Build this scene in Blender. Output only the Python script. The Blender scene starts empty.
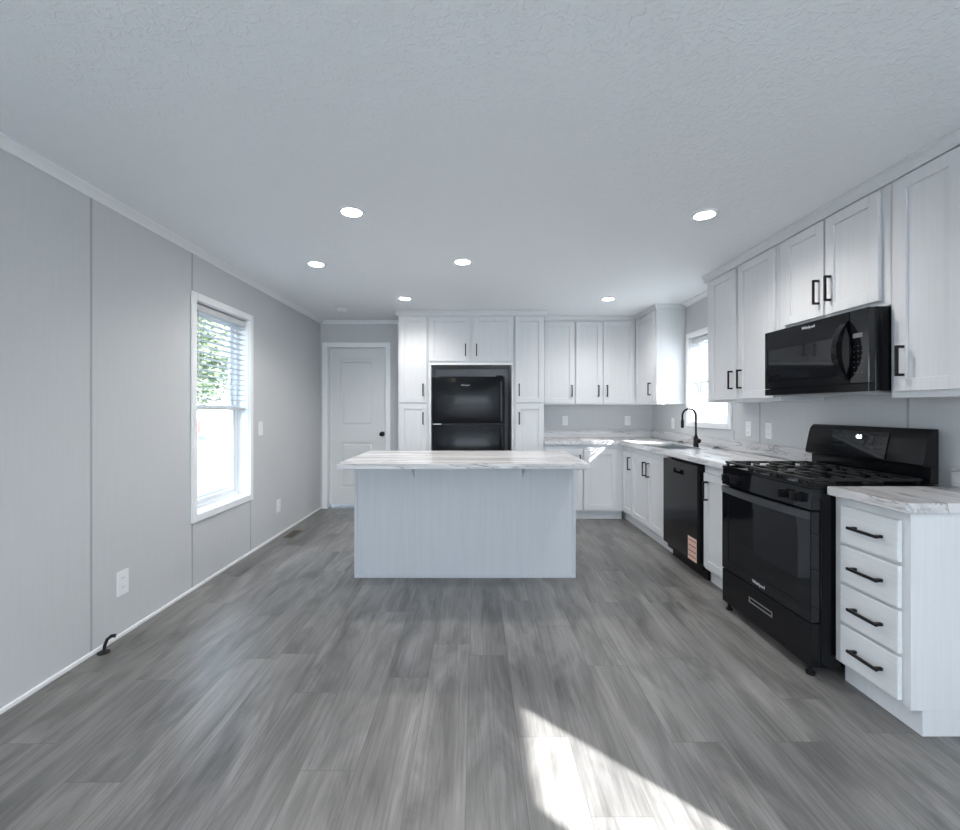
import bpy, bmesh, math, random
from mathutils import Vector, Matrix
random.seed(7)
sc = bpy.context.scene
COL = sc.collection
R = math.radians
# ------------------------------------------------------------------ camera
cam = bpy.data.objects.new('camera', bpy.data.cameras.new('camera'))
COL.objects.link(cam)
cam.location = (0, 0, 1.28)
cam.rotation_euler = (R(90), 0, 0)
cam.data.sensor_width = 36
cam.data.lens = 440 / 960 * 36
cam.data.shift_x = (480 - 476) / 960
cam.data.shift_y = -(415 - 409) / 960
cam.data.clip_start = 0.05
sc.camera = cam
# ------------------------------------------------------------------ world, sun, exposure
SKY = 2.0
SUN = 9.5
w = bpy.data.worlds.new('sky'); sc.world = w
w.use_nodes = True
nt = w.node_tree
bg = nt.nodes['Background']
geo = nt.nodes.new('ShaderNodeTexCoord')
sep = nt.nodes.new('ShaderNodeSeparateXYZ')
rmp = nt.nodes.new('ShaderNodeValToRGB')
nt.links.new(geo.outputs['Generated'], sep.inputs[0])
nt.links.new(sep.outputs['Z'], rmp.inputs[0])
rmp.color_ramp.elements[0].position = 0.0
rmp.color_ramp.elements[0].color = (0.82, 0.92, 1.0, 1)
rmp.color_ramp.elements[1].position = 0.7
rmp.color_ramp.elements[1].color = (0.62, 0.78, 1.0, 1)
nt.links.new(rmp.outputs[0], bg.inputs['Color'])
bg.inputs['Strength'].default_value = SKY
SUN_DIR = Vector((-0.725, 0.689, -0.655)).normalized()
sl = bpy.data.lights.new('sun', 'SUN'); sl.energy = SUN; sl.angle = R(0.6); sl.color = (1.0, 0.97, 0.93)
so = bpy.data.objects.new('sun', sl); COL.objects.link(so)
so.rotation_euler = SUN_DIR.to_track_quat('-Z', 'Y').to_euler()
so.location = (12, -10, 12)
sc.view_settings.view_transform = 'Standard'
sc.view_settings.look = 'None'
sc.view_settings.gamma = 1
sc.view_settings.use_curve_mapping = False
sc.view_settings.exposure = 1.96

# room numbers
XL, XR, YB, YR, ZC = -2.0, 2.265, 5.66, -5.2, 2.412
WT = 0.15

def portal(x, y, z, sx, sy, rot):
    l = bpy.data.lights.new('window_portal', 'AREA'); l.shape = 'RECTANGLE'
    l.size, l.size_y = sx, sy
    l.cycles.is_portal = True
    o = bpy.data.objects.new('window_portal', l); COL.objects.link(o)
    o.location = (x, y, z); o.rotation_euler = rot

# ------------------------------------------------------------------ materials
def nmat(name, base, rough=0.5, metal=0.0, spec=0.5, **kw):
    m = bpy.data.materials.new(name); m.use_nodes = True
    b = m.node_tree.nodes['Principled BSDF']
    b.inputs['Base Color'].default_value = (*base, 1)
    b.inputs['Roughness'].default_value = rough
    b.inputs['Metallic'].default_value = metal
    b.inputs['Specular IOR Level'].default_value = spec
    for k, v in kw.items():
        b.inputs[k].default_value = v
    return m

def N(m, t, **kw):
    n = m.node_tree.nodes.new(t)
    for k, v in kw.items():
        if k in n.inputs: n.inputs[k].default_value = v
        else: setattr(n, k, v)
    return n
def L(m, a, b): m.node_tree.links.new(a, b)
def BSDF(m): return m.node_tree.nodes['Principled BSDF']
def coords(m, scale, kind='Object', loc=(0, 0, 0)):
    tc = N(m, 'ShaderNodeTexCoord'); mp = N(m, 'ShaderNodeMapping')
    mp.inputs['Scale'].default_value = scale
    mp.inputs['Location'].default_value = loc
    L(m, tc.outputs[kind], mp.inputs[0])
    return mp.outputs[0]
def noise_mix(m, scale, c1, c2, nscale=1, detail=5, dist=0, p0=0.35, p1=0.65, loc=(0, 0, 0), bump=0, bdist=0.002):
    v = coords(m, scale, loc=loc)
    n = N(m, 'ShaderNodeTexNoise', Scale=nscale, Detail=detail, Distortion=dist)
    L(m, v, n.inputs['Vector'])
    r = N(m, 'ShaderNodeValToRGB')
    r.color_ramp.elements[0].position = p0; r.color_ramp.elements[1].position = p1
    r.color_ramp.elements[0].color = (*c1, 1); r.color_ramp.elements[1].color = (*c2, 1)
    L(m, n.outputs['Fac'], r.inputs[0])
    L(m, r.outputs[0], BSDF(m).inputs['Base Color'])
    if bump:
        b = N(m, 'ShaderNodeBump', Strength=bump, Distance=bdist)
        L(m, n.outputs['Fac'], b.inputs['Height'])
        L(m, b.outputs[0], BSDF(m).inputs['Normal'])
    return r

M = {}
M['cab'] = nmat('white_grained_thermofoil', (0.8, 0.8, 0.8), 0.38, spec=0.4)
noise_mix(M['cab'], (70, 70, 2.2), (0.665, 0.68, 0.70), (0.695, 0.708, 0.728), detail=4, dist=0.4, bump=0.12, bdist=0.001)
M['cab_h'] = nmat('white_drawer_front', (0.8, 0.8, 0.8), 0.38, spec=0.4)
noise_mix(M['cab_h'], (2.2, 70, 70), (0.67, 0.69, 0.71), (0.71, 0.73, 0.74), detail=4, dist=0.4)
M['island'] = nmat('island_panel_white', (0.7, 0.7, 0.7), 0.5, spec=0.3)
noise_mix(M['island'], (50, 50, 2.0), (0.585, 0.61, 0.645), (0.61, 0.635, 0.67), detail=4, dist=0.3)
M['wall'] = nmat('grey_vinyl_wallboard', (0.5, 0.5, 0.5), 0.6, spec=0.3)
noise_mix(M['wall'], (90, 90, 3), (0.585, 0.60, 0.615), (0.600, 0.615, 0.63), detail=3)
M['seam'] = nmat('grey_wall_batten', (0.40, 0.42, 0.43), 0.5)
M['ceil'] = nmat('textured_white_ceiling', (0.87, 0.90, 0.925), 0.75, spec=0.2)
v = coords(M['ceil'], (1, 1, 1))
n1 = N(M['ceil'], 'ShaderNodeTexNoise', Scale=34, Detail=3, Distortion=1.2); L(M['ceil'], v, n1.inputs['Vector'])
r1 = N(M['ceil'], 'ShaderNodeValToRGB'); r1.color_ramp.elements[0].position = 0.50; r1.color_ramp.elements[1].position = 0.60
L(M['ceil'], n1.outputs['Fac'], r1.inputs[0])
b1 = N(M['ceil'], 'ShaderNodeBump', Strength=0.35, Distance=0.0035); L(M['ceil'], r1.outputs[0], b1.inputs['Height'])
L(M['ceil'], b1.outputs[0], BSDF(M['ceil']).inputs['Normal'])
M['trim'] = nmat('white_painted_trim', (0.88, 0.90, 0.92), 0.35)
M['door'] = nmat('white_interior_door', (0.74, 0.76, 0.77), 0.45)
M['vinyl'] = nmat('white_vinyl_frame', (0.82, 0.85, 0.87), 0.35)
M['slat'] = nmat('white_blind_slat', (0.60, 0.62, 0.63), 0.45)
M['plastic'] = nmat('white_plastic_plate', (0.85, 0.86, 0.88), 0.35)
M['slot'] = nmat('dark_socket_slot', (0.10, 0.10, 0.11), 0.6)
M['black'] = nmat('gloss_black_enamel', (0.006, 0.0065, 0.008), 0.14, spec=0.28)
M['fridge'] = nmat('black_refrigerator_skin', (0.006, 0.007, 0.009), 0.14, spec=0.22)
M['blackglass'] = nmat('black_glass', (0.007, 0.008, 0.010), 0.04, spec=0.5)
M['blackmatte'] = nmat('matte_black_metal', (0.007, 0.007, 0.008), 0.45, spec=0.25)
M['iron'] = nmat('cast_iron', (0.010, 0.011, 0.012), 0.38, spec=0.4)
M['cavity'] = nmat('dark_cavity', (0.02, 0.02, 0.022), 0.7)
M['steel'] = nmat('brushed_steel', (0.55, 0.57, 0.58), 0.28, metal=1.0)
M['bracket'] = nmat('light_painted_metal', (0.62, 0.65, 0.68), 0.4, metal=0.3)
M['logo'] = nmat('silver_lettering', (0.62, 0.64, 0.66), 0.3, metal=0.2)
M['greyprint'] = nmat('grey_printed_legend', (0.045, 0.047, 0.05), 0.5)
M['greylabel'] = nmat('grey_display_label', (0.17, 0.175, 0.18), 0.4)
M['sticker'] = nmat('pale_orange_sticker', (0.75, 0.50, 0.40), 0.6)
M['sticker_dark'] = nmat('sticker_print', (0.22, 0.12, 0.10), 0.6)
M['register'] = nmat('brown_floor_register', (0.16, 0.14, 0.11), 0.5)
def emis(name, col, s):
    m = bpy.data.materials.new(name); m.use_nodes = True
    b = BSDF(m); b.inputs['Base Color'].default_value = (*col, 1)
    b.inputs['Emission Color'].default_value = (*col, 1); b.inputs['Emission Strength'].default_value = s
    return m
M['lamp'] = emis('downlight_lens', (1.0, 0.93, 0.84), 14)
M['digits'] = emis('clock_digits', (0.75, 0.85, 1.0), 3.0)
# glass
g = bpy.data.materials.new('window_glass'); g.use_nodes = True
gt = g.node_tree; gt.nodes.clear()
out = gt.nodes.new('ShaderNodeOutputMaterial'); mx = gt.nodes.new('ShaderNodeMixShader')
tr = gt.nodes.new('ShaderNodeBsdfTransparent'); gl = gt.nodes.new('ShaderNodeBsdfGlossy'); fr = gt.nodes.new('ShaderNodeLayerWeight')
tr.inputs[0].default_value = (0.965, 0.98, 0.985, 1); gl.inputs['Roughness'].default_value = 0.0
pw = gt.nodes.new('ShaderNodeMath'); pw.operation = 'POWER'; pw.inputs[1].default_value = 4.0
ml = gt.nodes.new('ShaderNodeMath'); ml.operation = 'MULTIPLY_ADD'; ml.inputs[1].default_value = 0.55; ml.inputs[2].default_value = 0.03
gt.links.new(fr.outputs['Facing'], pw.inputs[0]); gt.links.new(pw.outputs[0], ml.inputs[0]); gt.links.new(ml.outputs[0], mx.inputs[0])
gt.links.new(tr.outputs[0], mx.inputs[1]); gt.links.new(gl.outputs[0], mx.inputs[2])
gt.links.new(mx.outputs[0], out.inputs[0])
M['glass'] = g

def marble(name, sc1):
    m = nmat(name, (0.8, 0.8, 0.8), 0.22, spec=0.5)
    b = BSDF(m)
    v = coords(m, sc1)
    n0 = N(m, 'ShaderNodeTexNoise', Scale=1.6, Detail=6, Distortion=0.7); L(m, v, n0.inputs['Vector'])
    r0 = N(m, 'ShaderNodeValToRGB'); e = r0.color_ramp.elements
    e[0].position = 0.28; e[0].color = (0.36, 0.35, 0.35, 1)
    e[1].position = 0.56; e[1].color = (0.68, 0.68, 0.695, 1)
    x = e.new(0.44); x.color = (0.57, 0.565, 0.575, 1)
    L(m, n0.outputs['Fac'], r0.inputs[0])
    n2 = N(m, 'ShaderNodeTexNoise', Scale=1.5, Detail=7, Distortion=1.1); L(m, v, n2.inputs['Vector'])
    r2 = N(m, 'ShaderNodeValToRGB'); e = r2.color_ramp.elements
    e[0].position = 0.475; e[0].color = (0, 0, 0, 1)
    e[1].position = 0.51; e[1].color = (0, 0, 0, 1)
    x = e.new(0.497); x.color = (0.85, 0.85, 0.85, 1)
    L(m, n2.outputs['Fac'], r2.inputs[0])
    mixn = N(m, 'ShaderNodeMixRGB'); mixn.inputs[2].default_value = (0.27, 0.25, 0.245, 1)
    L(m, r2.outputs[0], mixn.inputs[0]); L(m, r0.outputs[0], mixn.inputs[1])
    L(m, mixn.outputs[0], b.inputs['Base Color'])
    return m
M['marble_x'] = marble('marbled_laminate', (0.7, 7.0, 8.0))
M['marble_y'] = marble('marbled_laminate_long', (4.5, 0.9, 6.0))
M['marble_y2'] = marble('marbled_laminate_veined', (5.0, 0.8, 9.0))

# floor planks
def plank_mat():
    m = nmat('grey_oak_vinyl_plank', (0.3, 0.3, 0.3), 0.36, spec=0.45)
    b = BSDF(m)
    tc = N(m, 'ShaderNodeTexCoord')
    sp = N(m, 'ShaderNodeSeparateXYZ'); L(m, tc.outputs['Object'], sp.inputs[0])
    def math(op, x, y=None, z=None):
        n = N(m, 'ShaderNodeMath', operation=op)
        for i, q in enumerate((x, y, z)):
            if q is None: continue
            if isinstance(q, (int, float)): n.inputs[i].default_value = q
            else: L(m, q, n.inputs[i])
        return n.outputs[0]
    PW, PL = 0.197, 1.22
    u = math('DIVIDE', math('ADD', sp.outputs['X'], 0.033 + PW * 50), PW)
    row = math('FLOOR', u); fu = math('FRACT', u)
    wn = N(m, 'ShaderNodeTexWhiteNoise', noise_dimensions='1D'); L(m, row, wn.inputs['W'])
    vv = math('ADD', math('DIVIDE', math('ADD', sp.outputs['Y'], 60.0), PL), math('MULTIPLY', wn.outputs['Value'], 7.3))
    idx = math('FLOOR', vv); fv = math('FRACT', vv)
    cid = N(m, 'ShaderNodeCombineXYZ'); L(m, row, cid.inputs[0]); L(m, idx, cid.inputs[1])
    pn = N(m, 'ShaderNodeTexWhiteNoise', noise_dimensions='2D'); L(m, cid.outputs[0], pn.inputs['Vector'])
    du = math('MULTIPLY', math('MINIMUM', fu, math('SUBTRACT', 1.0, fu)), PW)
    dv = math('MULTIPLY', math('MINIMUM', fv, math('SUBTRACT', 1.0, fv)), PL)
    dd_ = math('MINIMUM', du, dv)
    seam_ = N(m, 'ShaderNodeMapRange'); L(m, dd_, seam_.inputs['Value'])
    seam_.inputs['From Min'].default_value = 0.0006; seam_.inputs['From Max'].default_value = 0.0022
    seam_.inputs['To Min'].default_value = 1.0; seam_.inputs['To Max'].default_value = 0.0
    class BR: pass
    br = BR(); br.outputs = {'Color': pn.outputs['Color'], 'Value': pn.outputs['Value'], 'Fac': seam_.outputs[0]}
    # per plank offset for the grain
    mul = N(m, 'ShaderNodeVectorMath', operation='MULTIPLY'); mul.inputs[1].default_value = (37, 61, 13)
    L(m, br.outputs['Color'], mul.inputs[0])
    sca = N(m, 'ShaderNodeVectorMath', operation='MULTIPLY'); sca.inputs[1].default_value = (6.5, 1.5, 1)
    L(m, tc.outputs['Object'], sca.inputs[0])
    ad2 = N(m, 'ShaderNodeVectorMath', operation='ADD'); L(m, sca.outputs[0], ad2.inputs[0]); L(m, mul.outputs[0], ad2.inputs[1])
    n1 = N(m, 'ShaderNodeTexNoise', Scale=1.0, Detail=6, Roughness=0.6, Distortion=0.9); L(m, ad2.outputs[0], n1.inputs['Vector'])
    sc2 = N(m, 'ShaderNodeVectorMath', operation='MULTIPLY'); sc2.inputs[1].default_value = (14, 2.2, 1)
    L(m, ad2.outputs[0], sc2.inputs[0])
    n2 = N(m, 'ShaderNodeTexNoise', Scale=1.0, Detail=4, Roughness=0.6, Distortion=0.5); L(m, sc2.outputs[0], n2.inputs['Vector'])
    r1 = N(m, 'ShaderNodeValToRGB'); e = r1.color_ramp.elements
    e[0].position = 0.26; e[0].color = (0.085, 0.082, 0.081, 1)
    e[1].position = 0.72; e[1].color = (0.290, 0.284, 0.279, 1)
    x = e.new(0.46); x.color = (0.178, 0.175, 0.173, 1)
    L(m, n1.outputs['Fac'], r1.inputs[0])
    # fine grain multiply
    r2 = N(m, 'ShaderNodeValToRGB'); e = r2.color_ramp.elements
    e[0].position = 0.34; e[0].color = (0.76, 0.76, 0.76, 1); e[1].position = 0.60; e[1].color = (1.04, 1.04, 1.04, 1)
    L(m, n2.outputs['Fac'], r2.inputs[0])
    mm = N(m, 'ShaderNodeMixRGB', blend_type='MULTIPLY'); mm.inputs[0].default_value = 1
    L(m, r1.outputs[0], mm.inputs[1]); L(m, r2.outputs[0], mm.inputs[2])
    # per plank tone
    r3 = N(m, 'ShaderNodeValToRGB'); e = r3.color_ramp.elements
    e[0].color = (0.88, 0.885, 0.895, 1); e[1].color = (1.11, 1.10, 1.09, 1)
    L(m, br.outputs['Value'], r3.inputs[0])
    m3 = N(m, 'ShaderNodeMixRGB', blend_type='MULTIPLY'); m3.inputs[0].default_value = 1
    L(m, mm.outputs[0], m3.inputs[1]); L(m, r3.outputs[0], m3.inputs[2])
    m4 = N(m, 'ShaderNodeMixRGB'); m4.inputs[2].default_value = (0.10, 0.095, 0.09, 1)
    fm = N(m, 'ShaderNodeMath', operation='MULTIPLY'); fm.inputs[1].default_value = 0.7
    L(m, br.outputs['Fac'], fm.inputs[0])
    L(m, fm.outputs[0], m4.inputs[0]); L(m, m3.outputs[0], m4.inputs[1])
    L(m, m4.outputs[0], b.inputs['Base Color'])
    bp = N(m, 'ShaderNodeBump', Strength=0.15, Distance=0.002); L(m, n2.outputs['Fac'], bp.inputs['Height'])
    L(m, bp.outputs[0], b.inputs['Normal'])
    return m
M['floor'] = plank_mat()

# ------------------------------------------------------------------ mesh helpers
class MB:
    def __init__(s, xf=None): s.bm = bmesh.new(); s.xf = xf
    def _merge(s, t):
        me = bpy.data.meshes.new('t'); t.to_mesh(me); s.bm.from_mesh(me); bpy.data.meshes.remove(me); t.free()
    def box(s, x0, x1, y0, y1, z0, z1, bev=0.0, seg=1):
        x0, x1 = sorted((x0, x1)); y0, y1 = sorted((y0, y1)); z0, z1 = sorted((z0, z1))
        t = bmesh.new(); bmesh.ops.create_cube(t, size=1)
        for v in t.verts:
            v.co = Vector(((x0 + x1) / 2 + v.co.x * (x1 - x0), (y0 + y1) / 2 + v.co.y * (y1 - y0), (z0 + z1) / 2 + v.co.z * (z1 - z0)))
        if bev: bmesh.ops.bevel(t, geom=t.edges[:], offset=bev, segments=seg, affect='EDGES', profile=0.5)
        s._merge(t); return s
    def prism(s, pts, a0, a1, axis='x', bev=0.0):
        """polygon in the two other axes, extruded along axis"""
        t = bmesh.new()
        def mk(p, a):
            if axis == 'x': return (a, p[0], p[1])
            if axis == 'y': return (p[0], a, p[1])
            return (p[0], p[1], a)
        lo = [t.verts.new(mk(p, a0)) for p in pts]; hi = [t.verts.new(mk(p, a1)) for p in pts]
        t.faces.new(lo); t.faces.new(hi[::-1])
        n = len(pts)
        for i in range(n): t.faces.new((lo[i], hi[i], hi[(i + 1) % n], lo[(i + 1) % n]))
        bmesh.ops.recalc_face_normals(t, faces=t.faces[:])
        if bev: bmesh.ops.bevel(t, geom=t.edges[:], offset=bev, segments=1, affect='EDGES')
        s._merge(t); return s
    def cyl(s, p, r, h, axis='z', n=24, r2=None, bev=0.0):
        t = bmesh.new()
        bmesh.ops.create_cone(t, cap_ends=True, segments=n, radius1=r, radius2=r if r2 is None else r2, depth=h)
        rot = {'z': Matrix.Identity(3), 'x': Matrix.Rotation(R(90), 3, 'Y'), 'y': Matrix.Rotation(R(-90), 3, 'X')}[axis]
        for v in t.verts: v.co = rot @ v.co + Vector(p)
        if bev:
            ed = [e for e in t.edges if any(len(f.verts) > 4 for f in e.link_faces)]
            bmesh.ops.bevel(t, geom=ed, offset=bev, segments=2, affect='EDGES')
        s._merge(t); return s
    def lathe(s, prof, p=(0, 0, 0), n=32, axis='z'):
        t = bmesh.new(); rings = []
        for (r, z) in prof:
            rings.append([t.verts.new((r * math.cos(2 * math.pi * k / n), r * math.sin(2 * math.pi * k / n), z)) for k in range(n)])
        for a, b in zip(rings[:-1], rings[1:]):
            for k in range(n): t.faces.new((a[k], a[(k + 1) % n], b[(k + 1) % n], b[k]))
        for rg in (rings[0], rings[-1]):
            t.faces.new(rg)
        bmesh.ops.remove_doubles(t, verts=t.verts[:], dist=1e-5)
        bmesh.ops.recalc_face_normals(t, faces=t.faces[:])
        rot = {'z': Matrix.Identity(3), 'x': Matrix.Rotation(R(90), 3, 'Y'), 'y': Matrix.Rotation(R(-90), 3, 'X')}[axis]
        for v in t.verts: v.co = rot @ v.co + Vector(p)
        s._merge(t); return s
    def tube(s, pts, rad, n=12):
        """tube along points; rad scalar or list; optional elliptic via tuple"""
        t = bmesh.new(); pts = [Vector(p) for p in pts]; rings = []
        if not isinstance(rad, (list, tuple)): rad = [rad] * len(pts)
        up = None
        for i, p in enumerate(pts):
            d = (pts[min(i + 1, len(pts) - 1)] - pts[max(i - 1, 0)]).normalized()
            if up is None:
                up = Vector((0, 0, 1)) if abs(d.z) < 0.9 else Vector((1, 0, 0))
            a = d.cross(up).normalized(); up = a.cross(d).normalized()
            rings.append([t.verts.new(p + (a * math.cos(2 * math.pi * k / n) + up * math.sin(2 * math.pi * k / n)) * rad[i]) for k in range(n)])
        for a, b in zip(rings[:-1], rings[1:]):
            for k in range(n): t.faces.new((a[k], a[(k + 1) % n], b[(k + 1) % n], b[k]))
        t.faces.new(rings[0]); t.faces.new(rings[-1])
        bmesh.ops.recalc_face_normals(t, faces=t.faces[:])
        s._merge(t); return s
    def slab(s, us, vs, inside, w0, w1, axis='z', bev=0.0):
        """grid slab with holes: us, vs breakpoints, extruded along axis from w0 to w1"""
        t = bmesh.new(); vd = {}
        def V(u, v):
            if (u, v) not in vd:
                co = {'z': (u, v, w0), 'x': (w0, u, v), 'y': (u, w0, v)}[axis]
                vd[(u, v)] = t.verts.new(co)
            return vd[(u, v)]
        for i in range(len(us) - 1):
            for j in range(len(vs) - 1):
                if inside((us[i] + us[i + 1]) / 2, (vs[j] + vs[j + 1]) / 2):
                    t.faces.new((V(us[i], vs[j]), V(us[i + 1], vs[j]), V(us[i + 1], vs[j + 1]), V(us[i], vs[j + 1])))
        r = bmesh.ops.extrude_face_region(t, geom=t.faces[:])
        d = {'z': (0, 0, w1 - w0), 'x': (w1 - w0, 0, 0), 'y': (0, w1 - w0, 0)}[axis]
        bmesh.ops.translate(t, verts=[g for g in r['geom'] if isinstance(g, bmesh.types.BMVert)], vec=d)
        bmesh.ops.recalc_face_normals(t, faces=t.faces[:])
        bmesh.ops.dissolve_limit(t, angle_limit=0.01, verts=t.verts[:], edges=t.edges[:]) if bev else None
        if bev: bmesh.ops.bevel(t, geom=[e for e in t.edges if e.calc_face_angle(0) > 0.5], offset=bev, segments=2, affect='EDGES')
        s._merge(t); return s
    def build(s, name, mat, parent=None, smooth=False):
        if s.xf: bmesh.ops.transform(s.bm, matrix=s.xf, verts=s.bm.verts[:])
        if s.xf and s.xf.determinant() < 0: bmesh.ops.reverse_faces(s.bm, faces=s.bm.faces[:])
        me = bpy.data.meshes.new(name); s.bm.to_mesh(me); s.bm.free()
        me.materials.append(M[mat] if isinstance(mat, str) else mat)
        if smooth:
            for p in me.polygons: p.use_smooth = True
            try: me.set_sharp_from_angle(angle=R(40))
            except Exception: pass
        o = bpy.data.objects.new(name, me); COL.objects.link(o); o.parent = parent
        return o

def tag(o, label=None, cat=None, group=None, kind=None):
    if label: o['label'] = label
    if cat: o['category'] = cat
    if group: o['group'] = group
    if kind: o['kind'] = kind
    return o
def thing(name, label, cat, loc=(0, 0, 0), rz=0, group=None, kind=None):
    o = bpy.data.objects.new(name, None); COL.objects.link(o)
    o.location = loc; o.rotation_euler = (0, 0, rz); o.empty_display_size = 0.1
    return tag(o, label, cat, group, kind)
def struct(name, mb, mat, label=None):
    o = mb.build(name, mat); o['kind'] = 'structure'
    if label: o['label'] = label
    return o
def copy_tree(o, parent=None):
    c = o.copy(); COL.objects.link(c); c.parent = parent
    for ch in [x for x in bpy.data.objects if x.parent == o]: copy_tree(ch, c)
    return c
def text_mb(body, size, origin, mb=None, extr=0.0006):
    """text facing local -y, centred at origin"""
    cu = bpy.data.curves.new('txt', 'FONT'); cu.body = body; cu.size = size; cu.extrude = extr
    cu.align_x = 'CENTER'; cu.align_y = 'CENTER'; cu.resolution_u = 2
    ob = bpy.data.objects.new('txt', cu); COL.objects.link(ob)
    dg = bpy.context.evaluated_depsgraph_get()
    me = bpy.data.meshes.new_from_object(ob.evaluated_get(dg))
    t = bmesh.new(); t.from_mesh(me)
    for v in t.verts: v.co = Vector((v.co.x, -v.co.z, v.co.y)) + Vector(origin)
    mb = mb or MB(); mb._merge(t)
    bpy.data.objects.remove(ob); bpy.data.curves.remove(cu); bpy.data.meshes.remove(me)
    return mb
RW = R(-90)      # rotation of things standing against the right wall

# ------------------------------------------------------------------ room shell
def rect_holes(holes):
    return lambda u, v: not any(a < u < b and c < v < d for a, b, c, d in holes)
def brk(lo, hi, holes, k):
    s = {lo, hi}
    for h in holes: s |= {h[k], h[k + 1]}
    return sorted(s)
# openings (along, along, z0, z1)
HL = [(3.13, 3.875, 0.525, 2.06), (-1.75, -0.65, 0.525, 2.06), (-3.9, -2.8, 0.525, 2.06)]
HR = [(3.94, 4.67, 1.145, 2.03), (-0.75, -0.062, 0.30, 2.06), (-3.4, -2.4, 0.525, 2.06)]
HB = [(-1.92, -1.155, 0.0, 2.082)]
HREAR = [(-1.85, 2.1, 0.10, 2.25)]
struct('floor', MB().box(XL - WT, XR + WT, YR - WT, YB + WT + 0.6, -0.15, 0), 'floor', 'grey oak-look vinyl plank floor')
struct('ceiling', MB().box(XL - WT, XR + WT, YR - WT, YB + WT, ZC, ZC + 0.12), 'ceil')
struct('wall_left', MB().slab(brk(YR - WT, YB + WT, HL, 0), brk(0, ZC, HL, 2), rect_holes(HL), XL - WT, XL, 'x'), 'wall', 'pale grey panelled left wall')
struct('wall_right', MB().slab(brk(YR - WT, YB + WT, HR, 0), brk(0, ZC, HR, 2), rect_holes(HR), XR, XR + WT, 'x'), 'wall', 'pale grey panelled right wall')
struct('wall_back', MB().slab(brk(XL, XR, HB, 0), brk(0, ZC, HB, 2), rect_holes(HB), YB, YB + WT, 'y'), 'wall', 'pale grey back wall')
struct('wall_rear', MB().slab(brk(XL, XR, HREAR, 0), brk(0, ZC, HREAR, 2), rect_holes(HREAR), YR - WT, YR, 'y'), 'wall', 'grey wall behind the viewer')
# pitched roof above the ceiling
mb = MB(); mb.prism([(XL - WT - 0.25, ZC + 0.12), (XR + WT + 0.25, ZC + 0.12), ((XL + XR) / 2, ZC + 0.85)], YR - 0.4, YB + 3.0, 'y')
struct('roof', mb, nmat('grey_shingles', (0.12, 0.12, 0.125), 0.9), 'shallow pitched shingle roof')
# space behind the door
struct('wall_closet', MB().box(XL - WT, XR + WT, YB + WT + 0.55, YB + WT + 0.6, 0, ZC), 'wall')

# crown mouldings round the ceiling
cp = [(0, 0), (0.056, 0), (0.056, -0.006), (0.036, -0.014), (0.020, -0.022), (0.010, -0.030), (0.010, -0.037), (0, -0.037)]
struct('trim_1', MB().prism([(XL + a, ZC + b) for a, b in cp], YR, YB, 'y'), 'trim', 'white crown moulding along the left wall')
struct('trim_2', MB().prism([(YB - a, ZC + b) for a, b in cp], XL + 0.03, -0.896, 'x'), 'trim', 'white crown moulding above the door')
struct('trim_3', MB().prism([(XR - a, ZC + b) for a, b in cp], 3.78, 4.730, 'y'), 'trim', 'white crown moulding above the kitchen window')
struct('baseboard_left', MB().box(XL, XL + 0.012, YR, YB, 0, 0.022, 0.003), 'trim', 'thin white base strip along the left wall')
struct('baseboard_back', MB().box(XL + 0.02, -0.90, YB - 0.012, YB, 0, 0.022).box(-0.90, -0.897, YB - 0.01, YB, 0, 0.02), 'trim') if False else None
# battens over the wallboard joints
k = 3
for (y, z0, z1, s) in [(2.286, 0.022, ZC - 0.037, 'L'), (3.10, 2.115, ZC - 0.037, 'L'), (3.10, 0.022, 0.47, 'L'), (3.90, 0.022, 0.47, 'L'),
                       (1.07, 0.022, ZC - 0.037, 'L'),
                       (3.86, 1.01, 1.09, 'R'), (3.51, 1.01, 1.332, 'R'), (2.307, 0.92, 1.36, 'R')]:
    k += 1
    if s == 'L': m_ = MB().box(XL, XL + 0.002, y - 0.006, y + 0.006, z0, z1)
    else: m_ = MB().box(XR - 0.002, XR, y - 0.006, y + 0.006, z0, z1)
    struct('trim_%d' % k, m_, 'seam', 'slim grey batten over a wallboard joint')

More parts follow.
